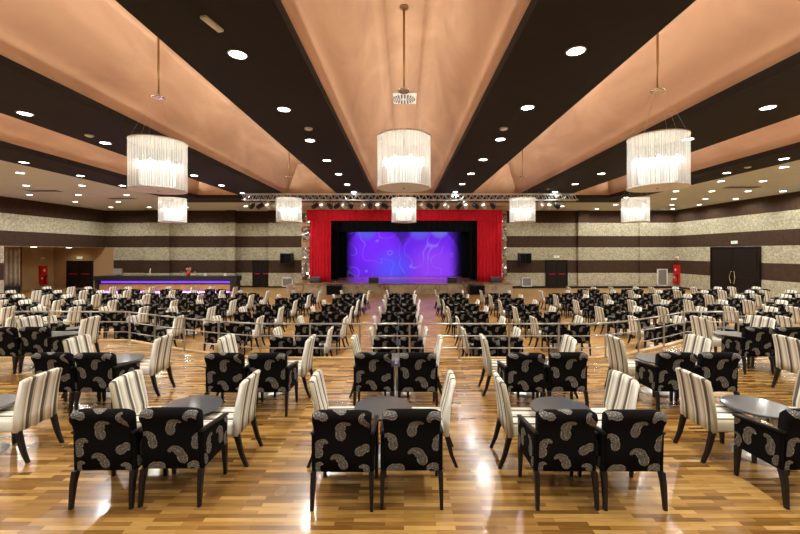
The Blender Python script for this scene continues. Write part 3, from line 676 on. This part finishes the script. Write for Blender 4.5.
for k, px in enumerate((181, 184, 195)):
    bm = bmesh.new(); lathe(bm, [(.03, 0), (.008, .02), (.008, .14), (.05, .18), (.055, .28), (.045, .30)], 12)
    tag(obj('cocktail_glass', bm, M['chrome'], loc=(bar_x(px), BY+.02, 1.02)), 'clear stem glass on the bar top, %s' % ['farthest left of the red bucket', 'just left of the red bucket', 'right of the red bucket'][k], 'glass', 'glasses by the red bucket')
for px, w_ in ((205, 'nearer the red bucket'), (225, 'near the right end')):
    t = thing('napkin_holder', 'small white napkin holder on the bar top, %s' % w_, 'napkin holder', (bar_x(px), BY+.05, 1.02), 0, 'napkin holders on the bar')
    part('base', M['steel'], t, -.1, .1, -.06, .06, 0, .02); part('napkins', M['white'], t, -.085, .085, -.04, .04, .02, .17, r=.01)

# ------------------------------------------------------------------ rail along the platform edge
rail_pts = [(-9.3, 9.06)] + [(x, y-.10) for x, y in EDGE] + [(7.95, 9.04)]
t = thing('safety_rail', 'steel safety rail with three bars along the platform edge', 'railing')
for z in (.24, .48, .72):
    bm = bmesh.new(); r_ = .011 if z < .7 else .016
    for p, q in zip(rail_pts, rail_pts[1:]): tube(bm, (*p, PLAT+z), (*q, PLAT+z), r_)
    obj('rail_bar', bm, M['steel'], t)
tot = 0; segs = []
for p, q in zip(rail_pts, rail_pts[1:]):
    l_ = math.dist(p, q); segs.append((tot, l_, p, q)); tot += l_
d_c = next(s0 + (-1.86-p[0]) for (s0, l_, p, q) in segs if p[0] <= -1.86 <= q[0])
dd = sorted([d_c + k*.985 for k in range(-12, 14) if .1 < d_c + k*.985 < tot-.3] + [0.0, tot])
for d in dd:
    for (s0, l_, p, q) in segs:
        if s0 <= d <= s0+l_+1e-6:
            f = (d-s0)/l_; x = p[0]+(q[0]-p[0])*f; y = p[1]+(q[1]-p[1])*f; break
    bm = bmesh.new(); loft(bm, [sq(x, y, PLAT, .016, .010), sq(x, y, PLAT+.72, .016, .010)]); lathe(bm, [(.05, PLAT), (.05, PLAT+.012)], 12, (x, y)); obj('post', bm, M['steel'], t)

# ------------------------------------------------------------------ paisley motif
def motif_pts(cx, cs, size, rot, flip):
    """grid of (x, s, u) of one comma-shaped motif"""
    n = 16; rows = []
    x = y = 0.0; ang = 0.0; sp = []
    for i in range(n+1):
        t_ = i/n; sp.append((x, y, ang)); ds = 1/n
        ang += (.05 + 1.1*t_**2)*.45*flip
        x += math.sin(ang)*ds; y += math.cos(ang)*ds
    for i, (x, y, an) in enumerate(sp):
        t_ = i/n
        w = .205*math.sqrt(max(0, 1-((t_-.28)/.28)**2)) if t_ < .28 else .205*(1-((t_-.28)/.72))**1.0 + .05*(t_ > .45)
        if t_ > .93: w = max(w, .05)
        row = []
        for k in range(-3, 4):
            u = k/3
            px = x + math.cos(an)*w*u - .12*flip; py = y - math.sin(an)*w*u - .42
            size_ = size*1.38; X = (px*math.cos(rot) - py*math.sin(rot))*size_ + cx; S = (px*math.sin(rot) + py*math.cos(rot))*size_ + cs
            row.append((X, S, abs(u) if 0 < i < n else 1.0))
        rows.append(row)
    return rows
def add_motifs(bm, specs, mapf, lim):
    uvl = bm.loops.layers.uv.verify(); x0, x1, s0, s1 = lim
    for (cx, cs, size, rot, flip) in specs:
        rows = motif_pts(cx, cs, size, rot, flip)
        V = []
        for row in rows:
            V.append([(bm.verts.new(mapf(min(max(X, x0), x1), min(max(S, s0), s1))), u) for X, S, u in row])
        for a_, b_ in zip(V, V[1:]):
            for i in range(6):
                q = (a_[i], a_[i+1], b_[i+1], b_[i])
                try: f = bm.faces.new([v for v, _ in q])
                except ValueError: continue
                if f.calc_area() < 1e-7: bm.faces.remove(f); continue
                f.material_index = 1; f.smooth = True
                for lp, (_, u) in zip(f.loops, q): lp[uvl].uv = (u, 0)
def obj_keep(name, bm, mats, parent):
    me = bpy.data.meshes.new(name); bm.to_mesh(me); bm.free()
    for x in mats: me.materials.append(x)
    o = bpy.data.objects.new(name, me); COL.objects.link(o); o.parent = parent
    return o

# ------------------------------------------------------------------ paisley armchair (front towards +Y)
def make_armchair(variant):
    rnd = random.Random(variant*31+5)
    t = thing('paisley_armchair', 'x', 'armchair')
    PA = [M['black_fabric'], M['paisley']]
    # backrest: closed side profile swept over the width, its top rolled to the rear
    rear = [(-.185, .295), (-.202, .45), (-.218, .61), (-.236, .72), (-.258, .755), (-.262, .785), (-.246, .812), (-.218, .822)]
    front = [(-.185, .818), (-.162, .795), (-.148, .74), (-.125, .55), (-.105, .295)]
    prof = rear + front
    bm = bmesh.new(); nx = 14; hw_ = .230
    def hx(u, z): return u*(hw_ + .014*max(0, (z-.62)/.2))
    def drop(u): return -.022*max(0, (abs(u)-.72)/.28)**2
    rings = []
    for i in range(nx+1):
        u = -1 + 2*i/nx; e = .965 if abs(u) == 1 else 1
        cy = -.19; 
        rings.append([(hx(u, z), cy+(y-cy)*(e if abs(u) == 1 else 1), z + (drop(u) if z > .70 else 0)) for y, z in prof])
    loft(bm, rings)
    for f in bm.faces: f.smooth = True
    cum = [0]
    for a_, b_ in zip(prof, prof[1:]): cum.append(cum[-1]+math.dist(a_, b_))
    def mapb(X, S, off=.0035):
        S = min(max(S, 0), cum[-1]-1e-5); k = 0
        while cum[k+1] < S: k += 1
        f = (S-cum[k])/(cum[k+1]-cum[k]); a_, b_ = prof[k], prof[k+1]; y = a_[0]+(b_[0]-a_[0])*f; z = a_[1]+(b_[1]-a_[1])*f
        # smooth normal
        def nr(k): 
            k = min(max(k, 0), len(prof)-2); a, b = prof[k], prof[k+1]; l_ = math.dist(a, b); return (-(b[1]-a[1])/l_, (b[0]-a[0])/l_)
        n0 = nr(k-1) if f < .5 else nr(k); n1 = nr(k) if f < .5 else nr(k+1); g = f+.5 if f < .5 else f-.5
        ny = n0[0]*(1-g)+n1[0]*g; nz = n0[1]*(1-g)+n1[1]*g
        u = X/hw_; return (hx(u, z)*1.0, y+ny*off, z+nz*off + (drop(u) if z > .70 else 0))
    if variant == 0:
        sp = [(-.19, .215, .155, .25, 1), (.19, .20, .15, -.75, 1), (-.02, .10, .145, .15, -1), (.0, .375, .165, .3, 1), (-.21, .02, .13, .5, 1), (.2, .01, .13, -.2, -1), (-.03, .58, .13, 1.3, 1), (-.17, .52, .12, 1.5, 1), (.19, .46, .13, 1.4, 1)]
    else:
        sp = [(-.17, .27, .145, -.15, -1), (.02, .39, .15, .1, 1), (.06, .14, .165, .15, -1), (.22, .26, .14, .2, 1), (-.14, .02, .14, 1.2, -1), (.2, .03, .13, .7, -1), (-.19, .53, .14, 1.5, 1), (.18, .50, .13, 1.4, -1)]
    sp += [(-.13, .78, .15, .3, 1), (.10, .72, .15, -.4, -1), (.16, .9, .14, .5, 1)]
    add_motifs(bm, sp, mapb, (-.227, .227, .004, cum[-1]-.01))
    obj_keep('backrest', bm, PA, t)
    # seat
    bm = bmesh.new(); rbox(bm, -.228, .228, -.13, .265, .30, .43, .025)
    for f in bm.faces: f.smooth = True
    add_motifs(bm, [(-.1, .0, .15, .4, 1), (.1, .12, .15, -.5, -1), (-.08, .2, .12, 1.6, 1), (.12, -.05, .12, 1.0, 1)], lambda X, S: (X, S, .4325), (-.19, .19, -.10, .24))
    add_motifs(bm, [(-.12, .39, .1, .4, 1), (.1, .39, .1, -.5, -1)], lambda X, S: (X, .268, S), (-.19, .19, .325, .405))
    obj_keep('seat', bm, PA, t)
    for s in (-1, 1):
        # upholstered side panel
        bm = bmesh.new()
        pr = [(-.19, .295), (.255, .285), (.262, .56), (-.20, .615)]
        tt = bmesh.new(); loft(tt, [[(s*.229, y, z) for y, z in pr], [(s*.262, y, z) for y, z in pr]])
        bmesh.ops.bevel(tt, geom=tt.edges[:], offset=.008, segments=2, affect='EDGES'); merge(bm, tt)
        q = [(-.10, .47, .15, .5, 1), (.10, .46, .16, -.2, -1), (.21, .36, .12, .8, 1), (-.16, .37, .1, 0, -1), (.22, .55, .1, 1.2, 1)]
        add_motifs(bm, q, lambda X, S: (s*.2645, X, S), (-.18, .25, .30, .565))
        add_motifs(bm, [(.1, .50, .12, .5, 1)], lambda X, S: (s*.2265, X, S), (-.1, .25, .46, .575))
        obj_keep('side_panel', bm, PA, t)
        bm = bmesh.new(); tt = bmesh.new()
        loft(tt, [[(s*.224, y, z), (s*.268, y, z), (s*.268, y, z+.022), (s*.224, y, z+.022)] for y, z in ((-.215, .617), (.272, .560))])
        bmesh.ops.bevel(tt, geom=tt.edges[:], offset=.006, segments=2, affect='EDGES'); merge(bm, tt); obj('armrest', bm, M['black_wood'], t)
        bm = bmesh.new(); loft(bm, [sq(s*.248, -.228, 0, .013, .014), sq(s*.245, -.210, .2, .018, .020), sq(s*.242, -.185, .30, .021, .026)]); obj('leg', bm, M['black_wood'], t)
        bm = bmesh.new(); loft(bm, [sq(s*.246, .245, 0, .013), sq(s*.243, .232, .29, .021, .025)]); obj('leg', bm, M['black_wood'], t)
    return t
# ------------------------------------------------------------------ striped side chair (front towards +Y)
def make_striped():
    t = thing('striped_chair', 'x', 'chair')
    rear = [(-.205, .31), (-.213, .45), (-.230, .62), (-.258, .775), (-.276, .830), (-.272, .845)]
    front = [(-.25, .851), (-.226, .842), (-.212, .79), (-.178, .64), (-.150, .50), (-.14, .31)]
    prof = rear+front; bm = bmesh.new(); rings = []; nx = 12
    for i in range(nx+1):
        u = -1+2*i/nx; e = 1 - .16*max(0, (abs(u)-.85)/.15)
        rings.append([(u*.225, -.215+(y+.215)*e + .012*(1-u*u)*(-1 if z > .5 else 0), z - (.014*max(0, (abs(u)-.7)/.3)**2 if z > .7 else 0) + (.008*(1-u*u) if z > .8 else 0)) for y, z in prof])
    loft(bm, rings); obj('backrest', bm, M['striped'], t, smooth=True)
    bm = bmesh.new(); rbox(bm, -.222, .222, -.17, .27, .31, .44, .03, 3); obj('seat', bm, M['striped'], t, smooth=True)
    for s in (-1, 1):
        bm = bmesh.new(); loft(bm, [sq(s*.200, -.285, 0, .014, .015), sq(s*.20, -.235, .12, .017, .019), sq(s*.20, -.205, .24, .02, .022), sq(s*.20, -.185, .32, .022, .025)]); obj('leg', bm, M['black_wood'], t)
        bm = bmesh.new(); loft(bm, [sq(s*.198, .235, 0, .014), sq(s*.196, .232, .315, .022)]); obj('leg', bm, M['black_wood'], t)
    return t
def make_table():
    t = thing('cafe_table', 'x', 'table')
    bm = bmesh.new(); lathe(bm, [(.10, .492), (.285, .492), (.302, .500), (.302, .512), (.296, .518)], 48); obj('tabletop', bm, M['wenge'], t)
    bm = bmesh.new(); lathe(bm, [(.028, .01), (.028, .47), (.09, .492)], 16); obj('column', bm, M['chrome'], t, smooth=True)
    bm = bmesh.new(); lathe(bm, [(.225, 0), (.225, .008), (.12, .018), (.03, .03)], 36); obj('base_plate', bm, M['base'], t)
    return t
protoA, protoB, protoS, protoT = make_armchair(0), make_armchair(1), make_striped(), make_table()
used = set()
counts = {'a': 0, 's': 0}
def put(proto, loc, rz, label, group):
    if proto.name not in used:
        used.add(proto.name); proto.location = loc; proto.rotation_euler = (0, 0, rz); proto['label'] = label; proto['group'] = group; return proto
    return dup(proto, loc, rz, label, group)
rj = random.Random(11)
def inview(x, y, z=0):
    return y > .5 and -412 < x/y*380 < 402
def station(x, y, z, row, col, dx=.66, gap=.282):
    """a table at (x, y) with two armchairs before it and a striped chair on each side"""
    if row < 0: rw = '%s row before the rail' % ORD[-row]
    else: rw = '%s row beyond the rail' % ORD[row]
    cl = 'centre column' if col == 0 else '%s column %s of centre' % (ORD[abs(col)], 'left' if col < 0 else 'right')
    if inview(x, y) or inview(x-.25*(1 if x > 0 else -1), y):
        put(protoT, (x, y, z), rj.uniform(0, 1), 'round dark low table, %s, %s' % (rw, cl), 'round cafe tables')
    for s, nm in ((-1, 'left'), (1, 'right')):
        jx, jy = rj.uniform(-.02, .02), rj.uniform(-.03, .02)
        ax, ay = x+s*gap+jx*.5, y-.60+jy
        if inview(ax-.2*(1 if x > 0 else -1), ay):
            put(protoA if s < 0 else protoB, (ax, ay, z), rj.uniform(-.02, .02), '%s paisley armchair at table, %s, %s' % (nm, rw, cl), 'paisley armchairs at the cafe tables'); counts['a'] += 1
        sx_, sy_ = x+s*(dx-.265+rj.uniform(-.015, .02)), y+rj.uniform(-.03, .04)
        if inview(sx_-.1*(1 if x > 0 else -1), sy_):
            put(protoS, (sx_, sy_, z), -s*-1*PI/2 + rj.uniform(-.05, .05) if False else (s*PI/2 + rj.uniform(-.05, .05)), 'striped chair %s of table, %s, %s' % (nm, rw, cl), 'striped chairs at the cafe tables'); counts['s'] += 1
# platform rows
for x, y, c, g in ((-4.52, 4.04, -2, .282), (-2.25, 4.02, -1, .272), (-.22, 3.99, 0, .284), (1.635, 3.97, 1, .292), (3.73, 4.02, 2, .285)): station(x, y, PLAT, -1, c, .67 if c else .72, g)
for x, c in ((-6.8, -3), (-4.32, -2), (-2.07, -1), (-.11, 0), (1.87, 1), (3.87, 2), (6.5, 3)): station(x, 5.80, PLAT, -2, c)
for x, c in ((-6.8, -3), (6.5, 3)): station(x, 7.52, PLAT, -3, c)
# lower floor rows
cols = [(0, -.15), (-1, -2.3), (1, 2.05), (-2, -4.6), (2, 4.2), (-3, -6.95), (3, 7.0), (-4, -9.2), (4, 9.1), (-5, -11.4), (5, 11.25), (-6, -13.5), (6, 13.35), (-7, -15.6), (7, 15.4), (-8, -17.7), (8, 17.4)]
rows = [8.93, 10.55, 12.4, 14.12, 15.93, 17.7, 19.5]
for ri, y in enumerate(rows):
    for c, x in cols:
        if ri == 0 and abs(c) > 1: continue
        if ri == 6 and abs(c) < 4: continue
        if abs(x)-1.0 > y*1.06: continue
        xx = x + rj.uniform(-.06, .06); 
        station(xx, y + rj.uniform(-.05, .05), 0, ri+1, c)
for p in (protoA, protoB, protoS, protoT): assert p.name in used
print('COUNTS', counts)
